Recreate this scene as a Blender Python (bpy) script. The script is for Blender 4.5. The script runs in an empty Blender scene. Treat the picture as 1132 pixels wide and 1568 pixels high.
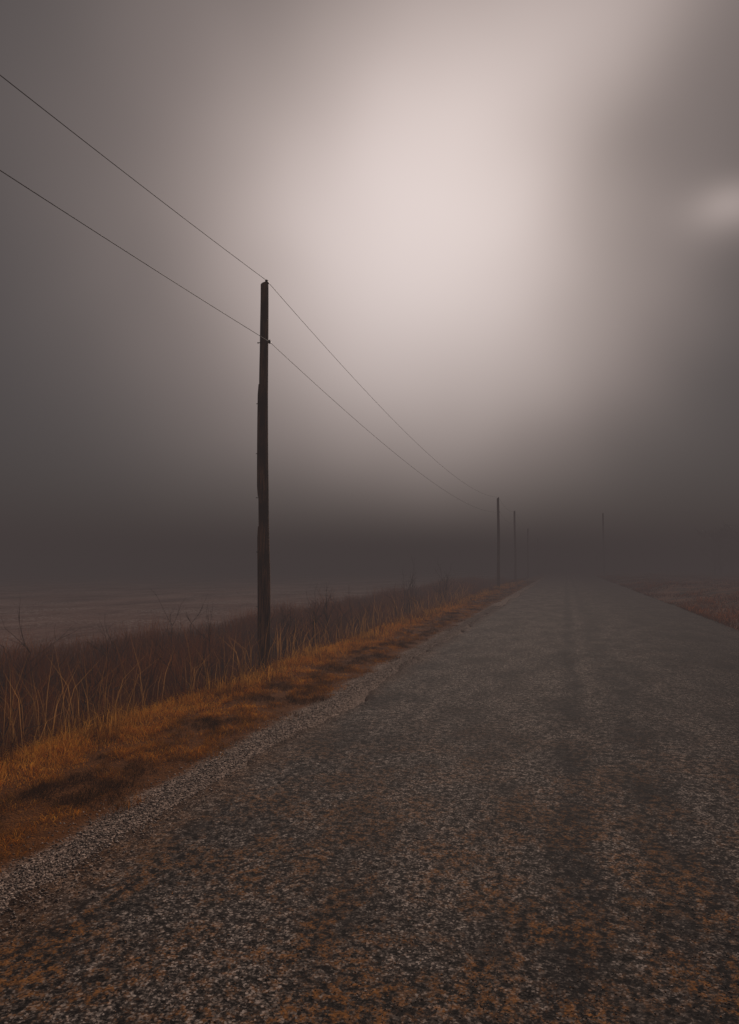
import bpy, math, numpy as np
from mathutils import Vector, noise as mnoise
R = np.random.default_rng(7)
scn = bpy.context.scene
scn.view_settings.view_transform = 'Standard'
scn.view_settings.look = 'None'
scn.view_settings.exposure = 0
rad = math.radians

# ------------------------------------------------------------ helpers
def smooth(a, b, x):
    t = np.clip((x - a) / (b - a), 0, 1)
    return t * t * (3 - 2 * t)

_tab = np.random.default_rng(3).random((256, 256))
def vnoise(x, y):
    xi = np.floor(x).astype(int); yi = np.floor(y).astype(int)
    fx = x - xi; fy = y - yi
    fx = fx * fx * (3 - 2 * fx); fy = fy * fy * (3 - 2 * fy)
    g = lambda i, j: _tab[i % 256, j % 256]
    return ((g(xi, yi) * (1 - fx) + g(xi + 1, yi) * fx) * (1 - fy)
            + (g(xi, yi + 1) * (1 - fx) + g(xi + 1, yi + 1) * fx) * fy) * 2 - 1

RL, RR = -2.44, 4.05      # road edges
def left_edge(y):
    return RL + 0.12 * vnoise(y * 0.25 + 9, y * 0 + 3) + 0.07 * vnoise(y * 1.3, y * 0 + 8) + 0.04 * vnoise(y * 5, y * 0 + 5)
def right_edge(y):
    return RR + 0.10 * vnoise(y * 0.2 + 40, y * 0 + 13) + 0.04 * vnoise(y * 2, y * 0 + 18)
def crest_x(y): return -4.17 + 0.25 * vnoise(y * 0.35, y * 0 + 2)

def base_h(x, y):
    x = np.asarray(x, float); y = np.asarray(y, float)
    z = -0.014 * np.abs(x - 0.75)
    z = np.where(x < -2.6, -0.047 - 0.02 * smooth(-2.6, -3.0, x), z)
    z = np.where(x > 4.05, -0.047, z)
    z = z + 0.012 * vnoise(x * 0.6, y * 0.25)
    z = z + 0.05 * smooth(-3.0, -3.6, x) * (0.6 + 0.6 * vnoise(x * 1.5, y * 0.8))
    dd = crest_x(y) - x
    z = z - 0.74 * smooth(0.0, 1.8, dd)
    z = z + 0.35 * smooth(4.0, 7.5, dd)
    out = smooth(4, 12, dd)
    z = z + out * 0.10 * vnoise(x * 0.12, y * 0.12) + out * 0.04 * vnoise(x * 0.9, y * 0.5)
    rr = smooth(4.2, 6.2, x)
    z = z + rr * (0.20 + 0.18 * vnoise(x * 0.5, y * 0.35) + 0.08 * vnoise(x * 1.6, y * 1.2))
    return z

def mesh_from_arrays(name, V, F, cols=None, mat=None, smooth_shade=False):
    me = bpy.data.meshes.new(name)
    n, k = F.shape
    me.vertices.add(len(V)); me.vertices.foreach_set("co", V.astype(np.float32).ravel())
    me.loops.add(n * k); me.loops.foreach_set("vertex_index", F.astype(np.int32).ravel())
    me.polygons.add(n); me.polygons.foreach_set("loop_start", (np.arange(n) * k).astype(np.int32))
    me.update(calc_edges=True)
    me.validate()
    if smooth_shade:
        me.polygons.foreach_set("use_smooth", np.ones(len(me.polygons), bool))
    if cols is not None:
        a = me.color_attributes.new("Col", 'FLOAT_COLOR', 'POINT')
        c = np.ones((len(V), 4), np.float32); c[:, :3] = cols
        a.data.foreach_set("color", c.ravel())
    ob = bpy.data.objects.new(name, me)
    scn.collection.objects.link(ob)
    if mat: me.materials.append(mat)
    return ob

def grid(name, X, Y, Z, mat):
    ny, nx = X.shape
    V = np.stack([X, Y, Z], -1).reshape(-1, 3)
    i = np.arange(nx - 1)[None, :] + nx * np.arange(ny - 1)[:, None]
    F = np.stack([i, i + 1, i + 1 + nx, i + nx], -1).reshape(-1, 4)
    return mesh_from_arrays(name, V, F, None, mat, True)

class NT:
    def __init__(s, tree): s.t = tree; tree.nodes.clear()
    def n(s, typ, **kw):
        nd = s.t.nodes.new(typ)
        for k, v in kw.items(): setattr(nd, k, v)
        return nd
    def l(s, a, b): s.t.links.new(a, b)
    def put(s, sock, v):
        if isinstance(v, bpy.types.NodeSocket): s.l(v, sock)
        else: sock.default_value = v
    def math(s, op, a, b=None, c=None, clamp=False):
        nd = s.n('ShaderNodeMath', operation=op, use_clamp=clamp)
        s.put(nd.inputs[0], a)
        if b is not None: s.put(nd.inputs[1], b)
        if c is not None: s.put(nd.inputs[2], c)
        return nd.outputs[0]
    def vmath(s, op, a, b):
        nd = s.n('ShaderNodeVectorMath', operation=op)
        s.put(nd.inputs[0], a); s.put(nd.inputs[1], b)
        return nd.outputs['Value'] if op == 'DOT_PRODUCT' else nd.outputs[0]
    def mix(s, f, a, b, blend='MIX'):
        nd = s.n('ShaderNodeMix', data_type='RGBA', blend_type=blend)
        s.put(nd.inputs[0], f)
        s.put(nd.inputs[6], a if isinstance(a, bpy.types.NodeSocket) else (*a, 1))
        s.put(nd.inputs[7], b if isinstance(b, bpy.types.NodeSocket) else (*b, 1))
        return nd.outputs[2]
    def ramp(s, v, lo, hi, tlo=0.0, thi=1.0, st='SMOOTHSTEP'):
        nd = s.n('ShaderNodeMapRange', interpolation_type=st)
        s.put(nd.inputs[0], v)
        for i, q in zip((1, 2, 3, 4), (lo, hi, tlo, thi)): nd.inputs[i].default_value = q
        return nd.outputs[0]
    def noise(s, vec, scale, detail=3, rough=0.55):
        nd = s.n('ShaderNodeTexNoise'); s.put(nd.inputs['Vector'], vec)
        nd.inputs['Scale'].default_value = scale; nd.inputs['Detail'].default_value = detail
        nd.inputs['Roughness'].default_value = rough
        return nd.outputs[0]
    def scale(s, vec, sc):
        nd = s.n('ShaderNodeMapping'); s.l(vec, nd.inputs[0]); nd.inputs['Scale'].default_value = sc
        return nd.outputs[0]
    def vor(s, vec, scale, feature='F1'):
        nd = s.n('ShaderNodeTexVoronoi', feature=feature); s.l(vec, nd.inputs['Vector'])
        nd.inputs['Scale'].default_value = scale
        return nd
    def bump(s, h, strength, dist, nrm=None):
        nd = s.n('ShaderNodeBump'); nd.inputs['Strength'].default_value = strength
        nd.inputs['Distance'].default_value = dist; s.l(h, nd.inputs['Height'])
        if nrm: s.l(nrm, nd.inputs['Normal'])
        return nd.outputs[0]

def newmat(name):
    m = bpy.data.materials.new(name); m.use_nodes = True
    return m, NT(m.node_tree)

# ------------------------------------------------------------ materials
def mat_asphalt():
    m, t = newmat("asphalt")
    P = t.n('ShaderNodeTexCoord').outputs['Object']
    sep = t.n('ShaderNodeSeparateXYZ'); t.l(P, sep.inputs[0]); X, Y = sep.outputs[0], sep.outputs[1]
    v1 = t.vor(P, 115); v2 = t.vor(P, 55)
    s1 = t.n('ShaderNodeSeparateColor'); t.l(v1.outputs['Color'], s1.inputs[0])
    s2 = t.n('ShaderNodeSeparateColor'); t.l(v2.outputs['Color'], s2.inputs[0])
    r1 = t.math('POWER', s1.outputs[0], 3.8)
    r2 = t.math('POWER', s2.outputs[1], 5.5)
    stone = t.math('ADD', r1, t.math('MULTIPLY', r2, t.ramp(v2.outputs['Distance'], 0.25, 0.5, 1, 0)), clamp=True)
    wear = t.noise(t.scale(P, (1.5, 0.6, 1)), 1.2, 6, 0.72)
    fine = t.noise(P, 21, 4, 0.75)
    exposure = t.math('MULTIPLY', t.ramp(wear, 0.36, 0.62, 0.28, 1.35), t.ramp(fine, 0.38, 0.64, 0.10, 1.40))
    xw = t.math('ADD', X, t.math('MULTIPLY', t.math('SUBTRACT', t.noise(t.scale(P, (0.2, 1, 1)), 0.6, 3), 0.5), 0.4))
    brk = t.ramp(t.noise(t.scale(P, (1.0, 0.5, 1)), 1.7, 4, 0.65), 0.36, 0.60, 0.35, 1.0)
    def band(c, w, amt):
        d = t.math('ABSOLUTE', t.math('SUBTRACT', xw, c))
        k = t.math('MULTIPLY', t.ramp(d, w * 0.2, w, amt, 0), brk)
        return t.math('SUBTRACT', 1.0, k)
    tr = t.math('MULTIPLY', band(0.02, 0.2, 0.75), band(0.55, 0.3, 0.6))
    tr = t.math('MULTIPLY', tr, t.ramp(xw, 0.0, 2.6, 1.0, 0.42))
    exposure = t.math('MULTIPLY', exposure, tr)
    stone = t.math('MULTIPLY', stone, exposure, clamp=True)
    bitumen = t.mix(t.ramp(fine, 0.35, 0.65), (0.0055, 0.005, 0.0048), (0.054, 0.045, 0.042))
    bitumen = t.mix(t.math('SUBTRACT', 1.0, tr), bitumen, (0.010, 0.010, 0.012))
    warm = t.mix(s1.outputs[2], (0.36, 0.29, 0.255), (0.60, 0.51, 0.465))
    col = t.mix(stone, bitumen, warm)
    dn = t.noise(t.scale(P, (1.0, 0.75, 1)), 2.0, 6, 0.78)
    near = t.ramp(Y, 1.5, 8.0, 1.0, 0.08)
    dust = t.math('MULTIPLY', t.ramp(dn, 0.43, 0.58), t.ramp(fine, 0.45, 0.58))
    dust = t.math('MULTIPLY', t.math('MULTIPLY', dust, near), 0.88)
    col = t.mix(dust, col, t.mix(s1.outputs[1], (0.03, 0.012, 0.003), (0.40, 0.165, 0.040)))
    el = t.ramp(t.math('ADD', X, t.math('MULTIPLY', t.noise(P, 1.3, 5), 0.55)), -2.24, -1.8, 1, 0)
    col = t.mix(t.math('MULTIPLY', el, 0.65), col, t.mix(stone, (0.075, 0.038, 0.020), (0.38, 0.24, 0.16)))
    b = t.n('ShaderNodeBsdfPrincipled')
    t.l(col, b.inputs['Base Color'])
    b.inputs['Roughness'].default_value = 0.8
    b.inputs['Specular IOR Level'].default_value = 0.035
    hgt = t.math('ADD', t.math('MULTIPLY', v2.outputs['Distance'], -0.3), t.math('MULTIPLY', fine, 1.6))
    t.l(t.bump(hgt, 0.6, 0.008), b.inputs['Normal'])
    o = t.n('ShaderNodeOutputMaterial'); t.l(b.outputs[0], o.inputs[0])
    return m

def mat_ground():
    m, t = newmat("ground_soil")
    P = t.n('ShaderNodeTexCoord').outputs['Object']
    sep = t.n('ShaderNodeSeparateXYZ'); t.l(P, sep.inputs[0]); X, Y = sep.outputs[0], sep.outputs[1]
    nz = t.noise(P, 1.2, 5); xw = t.math('ADD', X, t.math('MULTIPLY', t.math('SUBTRACT', nz, 0.5), 0.45))
    v = t.vor(P, 60); sc = t.n('ShaderNodeSeparateColor'); t.l(v.outputs['Color'], sc.inputs[0])
    gravel = t.mix(t.math('POWER', sc.outputs[0], 1.5), (0.085, 0.058, 0.045), (0.56, 0.42, 0.35))
    verge = t.mix(t.noise(P, 14, 5, 0.7), (0.03, 0.012, 0.004), (0.28, 0.10, 0.02))
    ditch = t.mix(t.noise(P, 5, 5), (0.012, 0.006, 0.004), (0.04, 0.02, 0.012))
    f1 = t.noise(t.scale(P, (1, 0.35, 1)), 0.35, 8, 0.78)
    frost = t.math('MULTIPLY', t.ramp(t.noise(P, 9, 4, 0.8), 0.47, 0.60), t.ramp(t.noise(P, 0.25, 4, 0.6), 0.4, 0.65, 0.15, 0.9))
    field = t.mix(t.ramp(f1, 0.3, 0.7), (0.08, 0.036, 0.024), (0.30, 0.180, 0.150))
    field = t.mix(frost, field, (0.54, 0.43, 0.40))
    rn = t.noise(P, 0.9, 6, 0.72)
    right = t.mix(t.ramp(rn, 0.35, 0.62), (0.02, 0.010, 0.007), (0.22, 0.09, 0.045))
    col = t.mix(t.ramp(xw, -3.0, -2.80), verge, gravel)
    col = t.mix(t.ramp(xw, -5.0, -4.3), ditch, col)
    col = t.mix(t.ramp(xw, -12.0, -9.0), field, col)
    col = t.mix(t.ramp(xw, 3.7, 3.95), col, right)
    b = t.n('ShaderNodeBsdfPrincipled'); t.l(col, b.inputs['Base Color'])
    b.inputs['Roughness'].default_value = 0.9
    b.inputs['Specular IOR Level'].default_value = 0.06
    h = t.math('ADD', t.noise(P, 12, 5, 0.7), t.math('MULTIPLY', v.outputs['Distance'], -0.35))
    t.l(t.bump(h, 0.6, 0.04), b.inputs['Normal'])
    o = t.n('ShaderNodeOutputMaterial'); t.l(b.outputs[0], o.inputs[0])
    return m

def mat_grass(name, transl=0.4):
    m, t = newmat(name)
    c = t.n('ShaderNodeAttribute', attribute_name="Col").outputs['Color']
    d = t.n('ShaderNodeBsdfDiffuse'); t.l(c, d.inputs[0])
    tr = t.n('ShaderNodeBsdfTranslucent'); t.l(c, tr.inputs[0])
    mx = t.n('ShaderNodeMixShader'); mx.inputs[0].default_value = transl
    t.l(d.outputs[0], mx.inputs[1]); t.l(tr.outputs[0], mx.inputs[2])
    o = t.n('ShaderNodeOutputMaterial'); t.l(mx.outputs[0], o.inputs[0])
    return m

def mat_stone():
    m, t = newmat("pebbles")
    c = t.n('ShaderNodeAttribute', attribute_name="Col").outputs['Color']
    b = t.n('ShaderNodeBsdfPrincipled'); t.l(c, b.inputs['Base Color'])
    b.inputs['Roughness'].default_value = 0.7; b.inputs['Specular IOR Level'].default_value = 0.15
    o = t.n('ShaderNodeOutputMaterial'); t.l(b.outputs[0], o.inputs[0])
    return m

def mat_wood():
    m, t = newmat("weathered_wood")
    P = t.n('ShaderNodeTexCoord').outputs['Object']
    g = t.noise(t.scale(P, (14, 14, 0.55)), 3.0, 6, 0.7)
    k = t.noise(t.scale(P, (3, 3, 0.9)), 1.6, 4)
    kn = t.vor(t.scale(P, (4, 4, 1.5)), 1.0)
    col = t.mix(t.ramp(g, 0.38, 0.62), (0.035, 0.022, 0.016), (0.46, 0.26, 0.155))
    col = t.mix(t.ramp(k, 0.45, 0.62), col, (0.085, 0.058, 0.046))
    col = t.mix(t.ramp(kn.outputs['Distance'], 0.0, 0.14, 0.9, 0), col, (0.008, 0.006, 0.005))
    b = t.n('ShaderNodeBsdfPrincipled'); t.l(col, b.inputs['Base Color'])
    b.inputs['Roughness'].default_value = 0.85
    t.l(t.bump(g, 0.9, 0.02), b.inputs['Normal'])
    o = t.n('ShaderNodeOutputMaterial'); t.l(b.outputs[0], o.inputs[0])
    return m

def mat_plain(name, col, rough, metal=0.0):
    m, t = newmat(name)
    P = t.n('ShaderNodeTexCoord').outputs['Object']
    c = t.mix(t.noise(P, 25, 3), tuple(q * 0.7 for q in col), tuple(q * 1.2 for q in col))
    b = t.n('ShaderNodeBsdfPrincipled'); t.l(c, b.inputs['Base Color'])
    b.inputs['Roughness'].default_value = rough; b.inputs['Metallic'].default_value = metal
    o = t.n('ShaderNodeOutputMaterial'); t.l(b.outputs[0], o.inputs[0])
    return m

M_ASPH, M_GND, M_WOOD, M_STONE = mat_asphalt(), mat_ground(), mat_wood(), mat_stone()
M_GRASS = mat_grass("dry_grass", 0.5); M_BRUSH = mat_grass("dead_brush", 0.35)
M_WIRE = mat_plain("wire", (0.02, 0.018, 0.018), 0.6)
M_PORC = mat_plain("insulator", (0.06, 0.045, 0.04), 0.3)
M_IRON = mat_plain("galvanised_iron", (0.10, 0.09, 0.085), 0.55, 0.7)

# ------------------------------------------------------------ ground
def axis(lo, flo, fhi, hi, step, grow=1.18):
    a = list(np.arange(flo, fhi, step)); s = step; v = a[-1]
    while v < hi: s *= grow; v += s; a.append(v)
    s = step; v = a[0]; pre = []
    while v > lo: s *= grow; v -= s; pre.append(v)
    return np.array(pre[::-1] + a)
gx = axis(-1400, -14, 12, 1400, 0.16); gy = axis(-200, -2, 40, 1500, 0.25, 1.08)
GX, GY = np.meshgrid(gx, gy)
GZ = base_h(GX, GY)
GZ = GZ - 0.04 * (smooth(RL + 0.0, RL + 0.25, GX) * (1 - smooth(RR - 0.25, RR, GX)))
grid("ground", GX, GY, GZ, M_GND)

# ------------------------------------------------------------ road
ry = axis(-60, -2, 30, 900, 0.07, 1.05)
tt = np.linspace(0, 1, 41)
le, re = left_edge(ry), right_edge(ry)
RX = le[:, None] + (re - le)[:, None] * tt[None, :]
RY = np.repeat(ry[:, None], len(tt), 1)
RZ = base_h(RX, RY) + 0.022
RX = np.concatenate([RX[:, :1] - 0.03, RX, RX[:, -1:] + 0.03], 1)
RY = np.concatenate([RY[:, :1], RY, RY[:, -1:]], 1)
RZ = np.concatenate([RZ[:, :1] - 0.06, RZ, RZ[:, -1:] - 0.06], 1)
grid("road", RX, RY, RZ, M_ASPH)

# ------------------------------------------------------------ pebbles
def pebbles(name, x, y, z, s, cols):
    n = len(x)
    base = np.array([[1, 0, 0], [-1, 0, 0], [0, 1, 0], [0, -1, 0], [0, 0, 1], [0, 0, -1]], float)
    f = np.array([[0, 2, 4], [2, 1, 4], [1, 3, 4], [3, 0, 4], [2, 0, 5], [1, 2, 5], [3, 1, 5], [0, 3, 5]])
    V = base[None] * R.uniform(0.6, 1.2, (n, 6, 3)) + R.normal(0, 0.22, (n, 6, 3))
    a = R.uniform(0, 6.28, n); c, q = np.cos(a), np.sin(a)
    vx = V[..., 0] * c[:, None] - V[..., 1] * q[:, None]
    vy = V[..., 0] * q[:, None] + V[..., 1] * c[:, None]
    V = np.stack([vx, vy, V[..., 2] * 0.65], -1) * s[:, None, None]
    V += np.stack([x, y, z + s * 0.3], -1)[:, None, :]
    F = (f[None] + 6 * np.arange(n)[:, None, None]).reshape(-1, 3)
    return mesh_from_arrays(name, V.reshape(-1, 3), F, np.repeat(cols, 6, 0), M_STONE)
n = 30000
y = 1.5 + 26 * R.random(n) ** 1.8
x = R.normal(-2.66, 0.15, n) + 0.05 * vnoise(y * 1.5, y * 0 + 60)
s = R.uniform(0.003, 0.009, n) * R.choice([1, 1.4], n, p=[.88, .12])
br = R.random(n)[:, None] ** 1.6
cols = (0.08 + 0.66 * br) * np.array([[1.0, 0.80, 0.69]])
pebbles("shoulder_gravel", x, y, base_h(x, y) + np.where(x > left_edge(y), 0.022, 0), s, cols)
n = 55000
y = 1.2 + 12 * R.random(n) ** 1.7; x = R.uniform(RL + .05, 3.8, n)
keep = vnoise(x * 2.5, y * 1.2) + 0.6 * vnoise(x * 9, y * 6) + R.normal(0, .4, n) > 0.05
x, y = x[keep], y[keep]; n = len(x)
s = R.uniform(0.0015, 0.0050, n)
br = R.random(n)[:, None] ** 2.6
cols = (0.025 + 0.60 * br) * np.where(R.random(n)[:, None] < 0.4, np.array([[1.0, 0.45, 0.15]]), np.array([[1.0, 0.86, 0.79]]))
pebbles("loose_road_gravel", x, y, base_h(x, y) + 0.022, s, cols)

# ------------------------------------------------------------ grass
def blades(name, x, y, z, h, w, lean, cols, mat, tipmul=1.3, basemul=0.35, azi=None):
    n = len(x)
    az = R.uniform(0, 6.283, n) if azi is None else azi
    la = R.uniform(0, 6.283, n)
    dx, dy = np.cos(az) * w / 2, np.sin(az) * w / 2
    lx, ly = np.cos(la) * lean * h, np.sin(la) * lean * h
    B = np.stack([x, y, z], -1)
    W = np.stack([dx, dy, 0 * dx], -1)
    mid = B + np.stack([lx * 0.3, ly * 0.3, h * 0.55], -1)
    tip = B + np.stack([lx, ly, h * np.clip(1 - 0.45 * lean ** 2, 0.25, 1)], -1)
    V = np.stack([B - W, B + W, mid + W * 0.8, mid - W * 0.8, tip], 1)
    f = np.array([[0, 1, 2], [0, 2, 3], [3, 2, 4]])
    F = (f[None] + 5 * np.arange(n)[:, None, None]).reshape(-1, 3)
    C = cols[:, None, :] * np.array([basemul, basemul, 1, 1, tipmul])[None, :, None]  # bases darkened in colour to stand for shade between stems; tips lightened
    return mesh_from_arrays(name, V.reshape(-1, 3), F, np.clip(C.reshape(-1, 3), 0, .9), mat)

xs, ys, hs, ws = [], [], [], []
for y0, y1, dens, sc in ((2.5, 7, 5200, 1.0), (7, 14, 3200, 1.25), (14, 28, 1300, 1.9), (28, 70, 420, 3.2)):
    n = int((y1 - y0) * 1.8 * dens)
    y = R.uniform(y0, y1, n); x = R.uniform(-4.6, -2.76, n)
    tuft = 0.5 + 0.5 * vnoise(x * 5, y * 4) + 0.35 * vnoise(x * 13, y * 11)
    edge = smooth(-2.80, -3.12, x + 0.18 * vnoise(y * 2.2, y * 0) + 0.14 * vnoise(y * 7, x * 4))
    keep = (R.random(n) < edge * np.clip(0.35 + tuft, 0, 1))
    x, y, tuft = x[keep], y[keep], tuft[keep]
    cr = smooth(-3.6, -4.15, x)
    xs.append(x); ys.append(y)
    hs.append((0.02 + 0.07 * np.clip(tuft, 0, 1.3) ** 1.5 + 0.12 * cr * R.random(len(x))) * R.uniform(0.6, 1.3, len(x)))
    ws.append(np.full(len(x), 0.0035 * sc))
x, y, h, w = map(np.concatenate, (xs, ys, hs, ws)); n = len(x)
lit_tone = np.clip(0.40 + 0.65 * vnoise(x * 3.2, y * 2.4) + 0.5 * vnoise(x * 9 + 5, y * 8) + 1.0 * smooth(-3.5, -4.1, x), 0.10, 1.7)  # patchy tone, plus light along the crest put into the blade colour
c0 = np.array([[0.68, 0.228, 0.020]]) ; c1 = np.array([[0.90, 0.44, 0.08]])
k = R.random(n)[:, None] ** 2
cols = (c0 * (1 - k) + c1 * k) * (lit_tone * R.uniform(0.55, 1.35, n))[:, None]
cols[:, 1] = np.minimum(cols[:, 1], 0.45); cols[:, 2] = np.minimum(cols[:, 2], 0.09)
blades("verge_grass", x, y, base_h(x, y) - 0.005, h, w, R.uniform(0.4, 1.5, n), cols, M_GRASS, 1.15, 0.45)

# taller pale grass and stalks on the crest
n = 11000
y = 2 + 55 * R.random(n) ** 1.5
clump = vnoise(y * 0.9, y * 0 + 30) + 0.5 * vnoise(y * 3.1, y * 0 + 31)
keep = R.random(n) < np.clip(0.25 + clump, 0.04, 1); y = y[keep]; n = len(y)
x = crest_x(y) - 0.08 + R.normal(0, 0.15, n)
h = R.uniform(0.10, 0.32, n)
cols = np.array([[0.86, 0.42, 0.09]]) * R.uniform(0.4, 1.1, n)[:, None]  # bright orange also carries the light along the crest
ns = 900
yb = 3 + 30 * R.random(ns) ** 1.6
yb = yb + 0.12 * vnoise(yb * 7, yb * 0) 
xb = crest_x(yb) - 0.2 - np.abs(R.normal(0, 0.35, ns))
hb = R.uniform(0.40, 1.0, ns)
colb = np.array([[0.72, 0.36, 0.12]]) * R.uniform(0.35, 1.1, ns)[:, None]
x = np.concatenate([x, xb]); y = np.concatenate([y, yb]); h = np.concatenate([h, hb]); cols = np.concatenate([cols, colb])
lean = np.concatenate([R.uniform(0.1, 1.0, n), R.uniform(0.05, 0.7, ns)])
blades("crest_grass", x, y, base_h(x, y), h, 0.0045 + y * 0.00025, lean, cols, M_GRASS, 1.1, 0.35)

# tall brush in the ditch
n = 170000
y = 1.0 + 75 * R.random(n) ** 1.55
d = R.uniform(0.30, 6.4, n) + R.normal(0, .35, n)
x = crest_x(y) - d
dn = vnoise(x * 0.8, y * 0.6) + 0.5 * vnoise(x * 2.6, y * 2.2)
keep = R.random(n) < np.clip(0.75 + 0.5 * dn, 0.3, 1)
x, y, d, dn = x[keep], y[keep], d[keep], dn[keep]; n = len(x)
h = (0.28 + 0.72 * smooth(0.5, 2.2, d)) * (0.82 + 0.38 * dn) * R.uniform(0.5, 1.3, n) * (1 - 0.6 * smooth(5.0, 6.8, d))
k = R.random(n)[:, None] ** 6
cols = (np.array([[0.16, 0.048, 0.014]]) * (1 - k) + np.array([[0.42, 0.17, 0.05]]) * k) * (R.uniform(0.5, 1.2, n) * (1 + 0.55 * dn))[:, None]  # reddish colour also carries the painted warm glow of mist over the brush
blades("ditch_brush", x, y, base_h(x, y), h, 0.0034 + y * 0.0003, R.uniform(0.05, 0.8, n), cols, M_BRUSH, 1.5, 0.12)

# right hand side rough grass
n = 75000
y = 8 + 90 * R.random(n) ** 1.3; x = 3.98 + 22 * R.random(n) ** 1.7
dn = vnoise(x * 0.9, y * 0.6) + 0.5 * vnoise(x * 3, y * 2)
keep = R.random(n) < np.clip(0.45 + 0.7 * dn, 0.05, 1)
x, y, dn = x[keep], y[keep], dn[keep]; n = len(x)
h = (0.05 + 0.14 * np.clip(0.5 + dn, 0, 1.5)) * R.uniform(0.5, 1.4, n)
cols = np.array([[0.34, 0.12, 0.042]]) * (R.uniform(0.3, 1.3, n) * np.clip(0.7 + 0.8 * dn, 0.2, 1.6))[:, None]
blades("rough_grass", x, y, base_h(x, y), h, 0.006 + y * 0.0004, R.uniform(0.3, 1.3, n), cols, M_BRUSH)

# ------------------------------------------------------------ tubes
def tube(P, rads, sides=5):
    P = np.asarray(P, float); V = []; F = []
    for i, p in enumerate(P):
        d = P[min(i + 1, len(P) - 1)] - P[max(i - 1, 0)]; d /= np.linalg.norm(d) + 1e-9
        a = np.cross(d, [0.13, 0.21, 0.97] if abs(d[2]) < 0.9 else [1, 0, 0]); a /= np.linalg.norm(a); b = np.cross(d, a)
        for k in range(sides):
            t = 2 * math.pi * k / sides
            V.append(p + rads[i] * (math.cos(t) * a + math.sin(t) * b))
    for i in range(len(P) - 1):
        for k in range(sides):
            k2 = (k + 1) % sides
            F.append((i * sides + k, i * sides + k2, (i + 1) * sides + k2, (i + 1) * sides + k))
    return V, F
def join_parts(name, parts, mat, smooth_shade=True, parent=None):
    V, F = [], []
    for v, f in parts:
        o = len(V); V += [tuple(q) for q in v]; F += [tuple(i + o for i in q) for q in f]
    me = bpy.data.meshes.new(name); me.from_pydata(V, [], F); me.update()
    if smooth_shade: me.polygons.foreach_set("use_smooth", [True] * len(me.polygons))
    me.materials.append(mat)
    ob = bpy.data.objects.new(name, me); scn.collection.objects.link(ob)
    if parent: ob.parent = parent
    return ob

# ------------------------------------------------------------ dry shrubs
M_TWIG = mat_plain("twigs", (0.060, 0.030, 0.019), 0.9)
def shrub(x, y, H, seed, thick=1.0):
    rg = np.random.default_rng(seed); parts = []
    def grow(p, d, L, r, lv):
        pts = [p]; q = p.copy(); dd = d.copy()
        for i in range(4):
            dd = dd + rg.normal(0, 0.10, 3); dd[2] += 0.05; dd /= np.linalg.norm(dd)
            q = q + dd * L / 4; pts.append(q.copy())
        parts.append(tube(pts, np.linspace(r, r * 0.45, 5), 3))
        if lv == 0: return
        for j in range(rg.integers(3, 6)):
            i = rg.integers(1, 5); nd = dd + rg.normal(0, 0.55, 3); nd[2] = abs(nd[2]) * 0.8 + 0.25; nd /= np.linalg.norm(nd)
            grow(pts[i], nd, L * rg.uniform(0.35, 0.6), r * 0.55, lv - 1)
    z = float(base_h(x, y))
    for s_ in range(rg.integers(3, 6)):
        d = np.array([rg.normal(0, .25), rg.normal(0, .25), 1.0]); d /= np.linalg.norm(d)
        grow(np.array([x + rg.normal(0, .08), y + rg.normal(0, .08), z - 0.03]), d, H * rg.uniform(.6, 1), 0.007 * thick, 2)
    return join_parts("dry_shrub", parts, M_TWIG)
for i, (x, y, H) in enumerate([(-6.6, 7.3, 1.3), (-7.2, 9.9, 1.35), (-5.6, 7.0, .95), (-5.1, 12.2, 1.1), (-5.6, 10.2, 1.1), (-5.3, 15.5, 1.25),
                               (-5.7, 19, 1.45), (-5.2, 23, 1.35), (-6.3, 27, 1.6), (-8.0, 13, 1.2), (-5.0, 5.3, .7), (-5.5, 33, 1.6), (-4.9, 8.6, .75),
                               (-5.2, 17.2, 1.15), (-5.0, 20.8, 1.15), (-5.9, 8.4, 1.2), (-5.0, 13.6, 1.0), (-4.9, 28, 1.3), (-7.4, 8.2, 1.3), (-5.1, 11.2, 1.0)]):
    shrub(x, y, H, 50 + i, 1 + y * 0.03)

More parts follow.
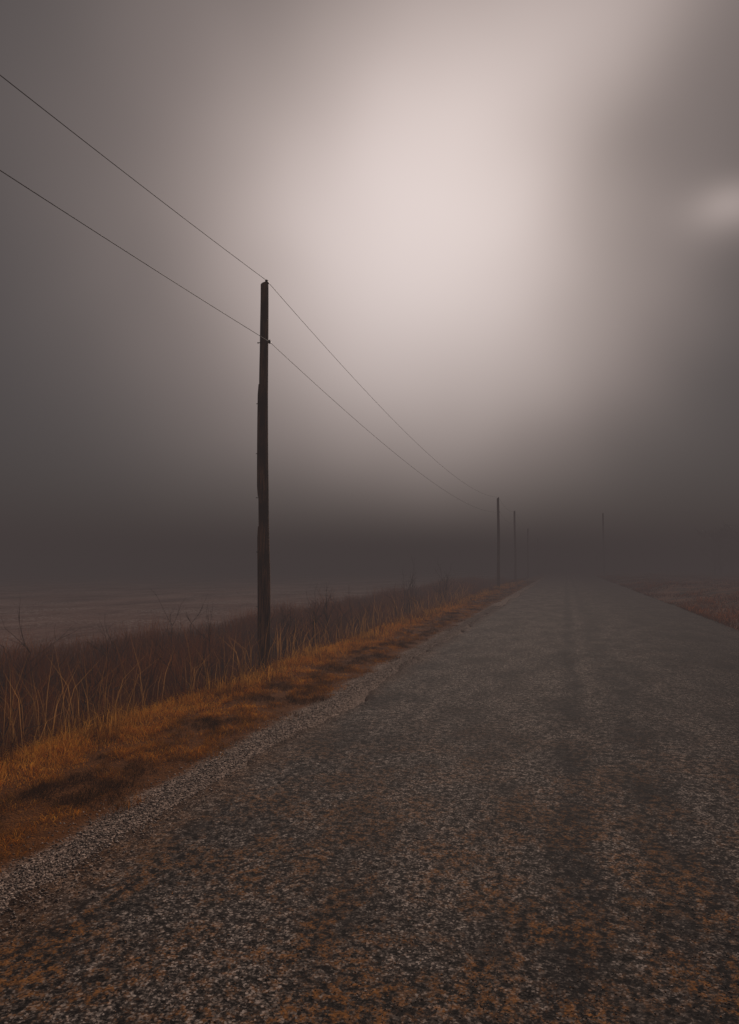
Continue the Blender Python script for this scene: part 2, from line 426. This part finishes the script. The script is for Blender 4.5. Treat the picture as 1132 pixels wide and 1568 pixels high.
# ------------------------------------------------------------ utility poles
WIRE_TOP, WIRE_LOW = 6.10, 5.10
def pole(x, y, H, seed, lean=(0, 0), rb=0.10, rt=0.062, strips=True):
    e = bpy.data.objects.new("utility_pole", None); scn.collection.objects.link(e)
    e.location = (x, y, 0); e.empty_display_size = 0.5
    z0 = float(base_h(x, y)) - 0.5
    N, S = 60, 20; V = []; F = []
    for i in range(N):
        t = i / (N - 1); z = z0 + (H - z0) * t
        r = rb + (rt - rb) * t
        cx = lean[0] * z / H + 0.012 * math.sin(z * 1.1 + seed); cy = lean[1] * z / H
        for k in range(S):
            a = 2 * math.pi * k / S
            rr = r * (1 + 0.05 * mnoise.noise(Vector((math.cos(a) * 1.5, math.sin(a) * 1.5, z * 1.4 + seed * 7))) + 0.03 * mnoise.noise(Vector((math.cos(a) * 5, math.sin(a) * 5, z * 0.7))))
            V.append((cx + rr * math.cos(a), cy + rr * math.sin(a), z))
    for i in range(N - 1):
        for k in range(S):
            F.append((i * S + k, i * S + (k + 1) % S, (i + 1) * S + (k + 1) % S, (i + 1) * S + k))
    top = (N - 1) * S
    for k in range(S):
        vx, vy, vz = V[top + k]; V[top + k] = (vx, vy, vz + (vx - lean[0]) * 0.35)
    V.append((lean[0], lean[1], H + 0.02)); c = len(V) - 1
    for k in range(S): F.append((top + k, top + (k + 1) % S, c))
    join_parts("shaft", [(V, F)], M_WOOD, True, e)
    def cx(z): return lean[0] * z / H + 0.012 * math.sin(z * 1.1 + seed)
    def rz(z): return rb + (rt - rb) * (z - z0) / (H - z0)
    if strips:
        for j, (a, b, dp) in enumerate([(0.2, 2.15, 0.030), (2.62, 4.42, 0.030)]):
            vs = []
            n2 = 12
            for i in range(n2):
                z = a + (b - a) * i / (n2 - 1); xx = cx(z) - rz(z) * 0.88; o = dp * (1 if 0 < i < n2 - 1 else 0.6)
                w = 0.024
                vs += [(xx + .02, -w, z), (xx - o, -w * .8, z), (xx - o, w * .8, z), (xx + .02, w, z)]
            fs = []
            for i in range(n2 - 1):
                for k in range(4):
                    fs.append((i * 4 + k, i * 4 + (k + 1) % 4, (i + 1) * 4 + (k + 1) % 4, (i + 1) * 4 + k))
            fs += [(3, 2, 1, 0), tuple((n2 - 1) * 4 + k for k in range(4))]
            join_parts("conduit_moulding_%d" % (j + 1), [(vs, fs)], M_WOOD, False, e)
        parts = []
        for z in (0.9, 1.75, 2.6, 3.3, 4.1):
            parts.append(tube([(cx(z) - rz(z) * 0.9, -0.03, z), (cx(z) - rz(z) - 0.032, -0.035, z)], [0.006, 0.006], 6))
        join_parts("staples", parts, M_IRON, True, e)
    def rev(prof, px, py, axis='Z'):
        V, F = [], []; S = 14
        for (r, h) in prof:
            for k in range(S):
                a = 2 * math.pi * k / S
                V.append((px + r * math.cos(a), py + r * math.sin(a), h))
        for i in range(len(prof) - 1):
            for k in range(S): F.append((i * S + k, i * S + (k + 1) % S, (i + 1) * S + (k + 1) % S, (i + 1) * S + k))
        return V, F
    tx = cx(H) + 0.035
    join_parts("top_insulator", [rev([(0.001, H - .05), (.02, H - .05), (.018, H), (.036, H + .0), (.038, H + .018), (.028, H + .03), (.022, H + .04), (.027, H + .05), (.022, H + .062), (.001, H + .066)], tx, 0)], M_PORC, True, e)
    z = WIRE_LOW * (H / 6.06)
    r = rz(z)
    join_parts("through_bolt", [tube([(cx(z) - r - .04, 0, z), (cx(z) + r + .04, 0, z)], [.007, .007], 8),
                                tube([(cx(z) - r - .045, 0, z), (cx(z) - r - .036, 0, z)], [.013, .013], 6),
                                tube([(cx(z) + r + .03, 0, z - .035), (cx(z) + r + .03, 0, z + .035)], [.005, .005], 6)], M_IRON, True, e)
    join_parts("spool_insulator", [rev([(.001, z - .024), (.020, z - .024), (.022, z - .015), (.013, z), (.022, z + .015), (.020, z + .024), (.001, z + .024)], cx(z) + r + .026, 0)], M_PORC, True, e)
    return (x + tx, y, H + 0.055), (x + cx(z) + r + .026, y, z)

poles = [(-4.5, -26.5, 6.1, 3, (0, 0)), (-4.5, 9.8, 6.06, 1, (-0.08, 0)), (-4.35, 46.5, 6.05, 4, (0.05, 0)),
         (-4.55, 65.5, 6.6, 5, (0, 0)), (-4.6, 88, 6.1, 6, (0.1, 0)), (-4.6, 122, 6.2, 8, (0, 0))]
att = [pole(a, b, H, s_, ln, *( (0.10, 0.062) if i < 2 else (0.11, 0.08)), strips=(i < 2)) for i, (a, b, H, s_, ln) in enumerate(poles)]
pole(5.3, 104, 9.0, 11, (0, 0), 0.14, 0.10, False)

def wire(which, name, sags):
    parts = []
    for i in range(len(att) - 1):
        a = np.array(att[i][which]); b = np.array(att[i + 1][which]); S = sags[i]
        N = 60; t = np.linspace(0, 1, N)[:, None]
        P = a + (b - a) * t; P[:, 2] -= (4 * S * t * (1 - t))[:, 0]
        parts.append(tube(P, [0.0042] * N, 6))
    join_parts(name, parts, M_WIRE)
wire(0, "power_line", [0.85, 0.85, 0.4, 0.4, 0.5])
wire(1, "power_line", [0.55, 0.75, 0.4, 0.4, 0.5])

# ------------------------------------------------------------ distant trees
def distant_trees():
    rg = np.random.default_rng(5); parts = []
    spots = [(30 + rg.normal(0, 5), 100 + rg.uniform(-6, 30), rg.uniform(5, 8)) for _ in range(22)]
    for (x, y, H) in spots:
        z = float(base_h(x, y))
        parts.append(tube([(x, y, z - .2), (x + rg.normal(0, .1), y, z + H * .4), (x + rg.normal(0, .3), y, z + H * .85)], [.16, .11, .03], 6))
        for b in range(22):
            h0 = z + H * rg.uniform(.1, .75); a = rg.uniform(0, 6.28); L = H * rg.uniform(.15, .38)
            p0 = np.array([x, y, h0]); p1 = p0 + np.array([math.cos(a) * L, math.sin(a) * L, L * rg.uniform(.3, .9)])
            pm = (p0 + p1) / 2 + rg.normal(0, .12, 3)
            parts.append(tube([p0, pm, p1], [.05, .03, .012], 3))
            for c in range(9):
                q0 = pm + (p1 - pm) * rg.random(); q1 = q0 + rg.normal(0, .35, 3) * H / 5 + np.array([0, 0, .25])
                parts.append(tube([q0, q1], [.03, .012], 3))
    join_parts("distant_trees", parts, M_TWIG)
distant_trees()

# ------------------------------------------------------------ fog (absorbing volume; its own emission stands in for scattered light)
FD = 0.032; FTOP = 5.9
FOG = (0.056, 0.0445, 0.0435)
bpy.ops.mesh.primitive_cube_add(size=1, location=(0, 300, (FTOP - 8) / 2))
fog = bpy.context.object; fog.name = "fog"; fog.scale = (1800, 1800, FTOP + 8)
m, t = newmat("fog_volume")
ab = t.n('ShaderNodeVolumeAbsorption'); ab.inputs['Color'].default_value = (0, 0, 0, 1); ab.inputs['Density'].default_value = FD
em = t.n('ShaderNodeEmission'); em.inputs[0].default_value = (*FOG, 1); em.inputs[1].default_value = FD
ad = t.n('ShaderNodeAddShader'); t.l(ab.outputs[0], ad.inputs[0]); t.l(em.outputs[0], ad.inputs[1])
o = t.n('ShaderNodeOutputMaterial'); t.l(ad.outputs[0], o.inputs['Volume'])
try: m.cycles.homogeneous_volume = True
except Exception: pass
fog.data.materials.append(m)

# ------------------------------------------------------------ world
w = bpy.data.worlds.new("World"); scn.world = w; w.use_nodes = True
t = NT(w.node_tree)
SUN_AZ, SUN_EL = -5.0, 31.0
sky = t.n('ShaderNodeTexSky', sky_type='NISHITA'); sky.sun_disc = False
sky.sun_elevation = rad(SUN_EL); sky.sun_rotation = rad(SUN_AZ); sky.dust_density = 1.0; sky.air_density = 1.0
V0 = t.n('ShaderNodeTexCoord').outputs['Generated']
nz = t.n('ShaderNodeTexNoise'); t.l(V0, nz.inputs['Vector']); nz.inputs['Scale'].default_value = 2.6; nz.inputs['Detail'].default_value = 2.0
off = t.vmath('MULTIPLY', t.vmath('SUBTRACT', nz.outputs['Color'], (0.5, 0.5, 0.5)), (0.14, 0.14, 0.14))
VV = t.vmath('ADD', V0, off)
def gauss(az, el, su, sv, rot=0.0, power=1.0):
    a, e, r = rad(az), rad(el), rad(rot)
    D = Vector((math.sin(a) * math.cos(e), math.cos(a) * math.cos(e), math.sin(e)))
    Rr = Vector((math.cos(a), -math.sin(a), 0)); U = Vector((-math.sin(a) * math.sin(e), -math.cos(a) * math.sin(e), math.cos(e)))
    A = Rr * math.cos(r) + U * math.sin(r); B = -Rr * math.sin(r) + U * math.cos(r)
    d = t.vmath('SUBTRACT', VV, tuple(D))
    p = t.math('MULTIPLY', t.vmath('DOT_PRODUCT', d, tuple(A)), 1 / su)
    q = t.math('MULTIPLY', t.vmath('DOT_PRODUCT', d, tuple(B)), 1 / sv)
    s_ = t.math('ADD', t.math('MULTIPLY', p, p), t.math('MULTIPLY', q, q))
    if power != 1: s_ = t.math('POWER', s_, power)
    return t.math('EXPONENT', t.math('MULTIPLY', s_, -1.0))
g1 = gauss(-13, 25, 0.40, 0.36)
g2 = gauss(-10.5, 26.5, 0.25, 0.29, -6, 1.2)
g3 = gauss(6, 40, 0.16, 0.13)
dark = gauss(9, 31, 0.08, 0.16, -38)
dark2 = gauss(18, 15, 0.20, 0.15, 0)
spot = gauss(13.5, 25.0, 0.055, 0.032)
L = t.math('ADD', t.math('ADD', t.math('MULTIPLY', g1, 0.36), t.math('MULTIPLY', g2, 0.55)), t.math('MULTIPLY', g3, 0.22))
L = t.math('MULTIPLY', L, t.math('SUBTRACT', 1.0, t.math('MULTIPLY', dark, 0.34)))
L = t.math('MULTIPLY', L, t.math('SUBTRACT', 1.0, t.math('MULTIPLY', dark2, 0.5)))
L = t.math('ADD', L, t.math('MULTIPLY', spot, 0.25))
col = t.mix(L, (1.0, 0.775, 0.69), (1.0, 0.865, 0.83))
sc = t.n('ShaderNodeVectorMath', operation='SCALE'); t.l(col, sc.inputs[0]); t.l(L, sc.inputs['Scale'])
amb = t.vmath('ADD', sc.outputs[0], (0.043, 0.040, 0.040))
sk = t.n('ShaderNodeVectorMath', operation='SCALE'); t.l(sky.outputs[0], sk.inputs[0]); sk.inputs['Scale'].default_value = 0.0025
tot = t.vmath('ADD', amb, sk.outputs[0])
bg = t.n('ShaderNodeBackground'); t.l(tot, bg.inputs[0]); bg.inputs[1].default_value = 1.0
o = t.n('ShaderNodeOutputWorld'); t.l(bg.outputs[0], o.inputs[0])

# ------------------------------------------------------------ sun behind the mist
sl = bpy.data.lights.new("sun", 'SUN'); sl.energy = 2.8; sl.angle = rad(25); sl.color = (1.0, 0.81, 0.67)
so = bpy.data.objects.new("sun", sl); scn.collection.objects.link(so)
D = Vector((math.sin(rad(SUN_AZ)) * math.cos(rad(SUN_EL)), math.cos(rad(SUN_AZ)) * math.cos(rad(SUN_EL)), math.sin(rad(SUN_EL))))
so.rotation_euler = D.to_track_quat('Z', 'Y').to_euler(); so.location = (0, 0, 30)

# ------------------------------------------------------------ camera
cd = bpy.data.cameras.new("camera"); cam = bpy.data.objects.new("camera", cd); scn.collection.objects.link(cam)
cam.location = (0, 0, 1.55); cam.rotation_euler = (rad(94.43), 0, rad(16.0))
cd.sensor_fit = 'VERTICAL'; cd.sensor_height = 36; cd.lens = 24; cd.clip_start = 0.05; cd.clip_end = 5000
scn.camera = cam
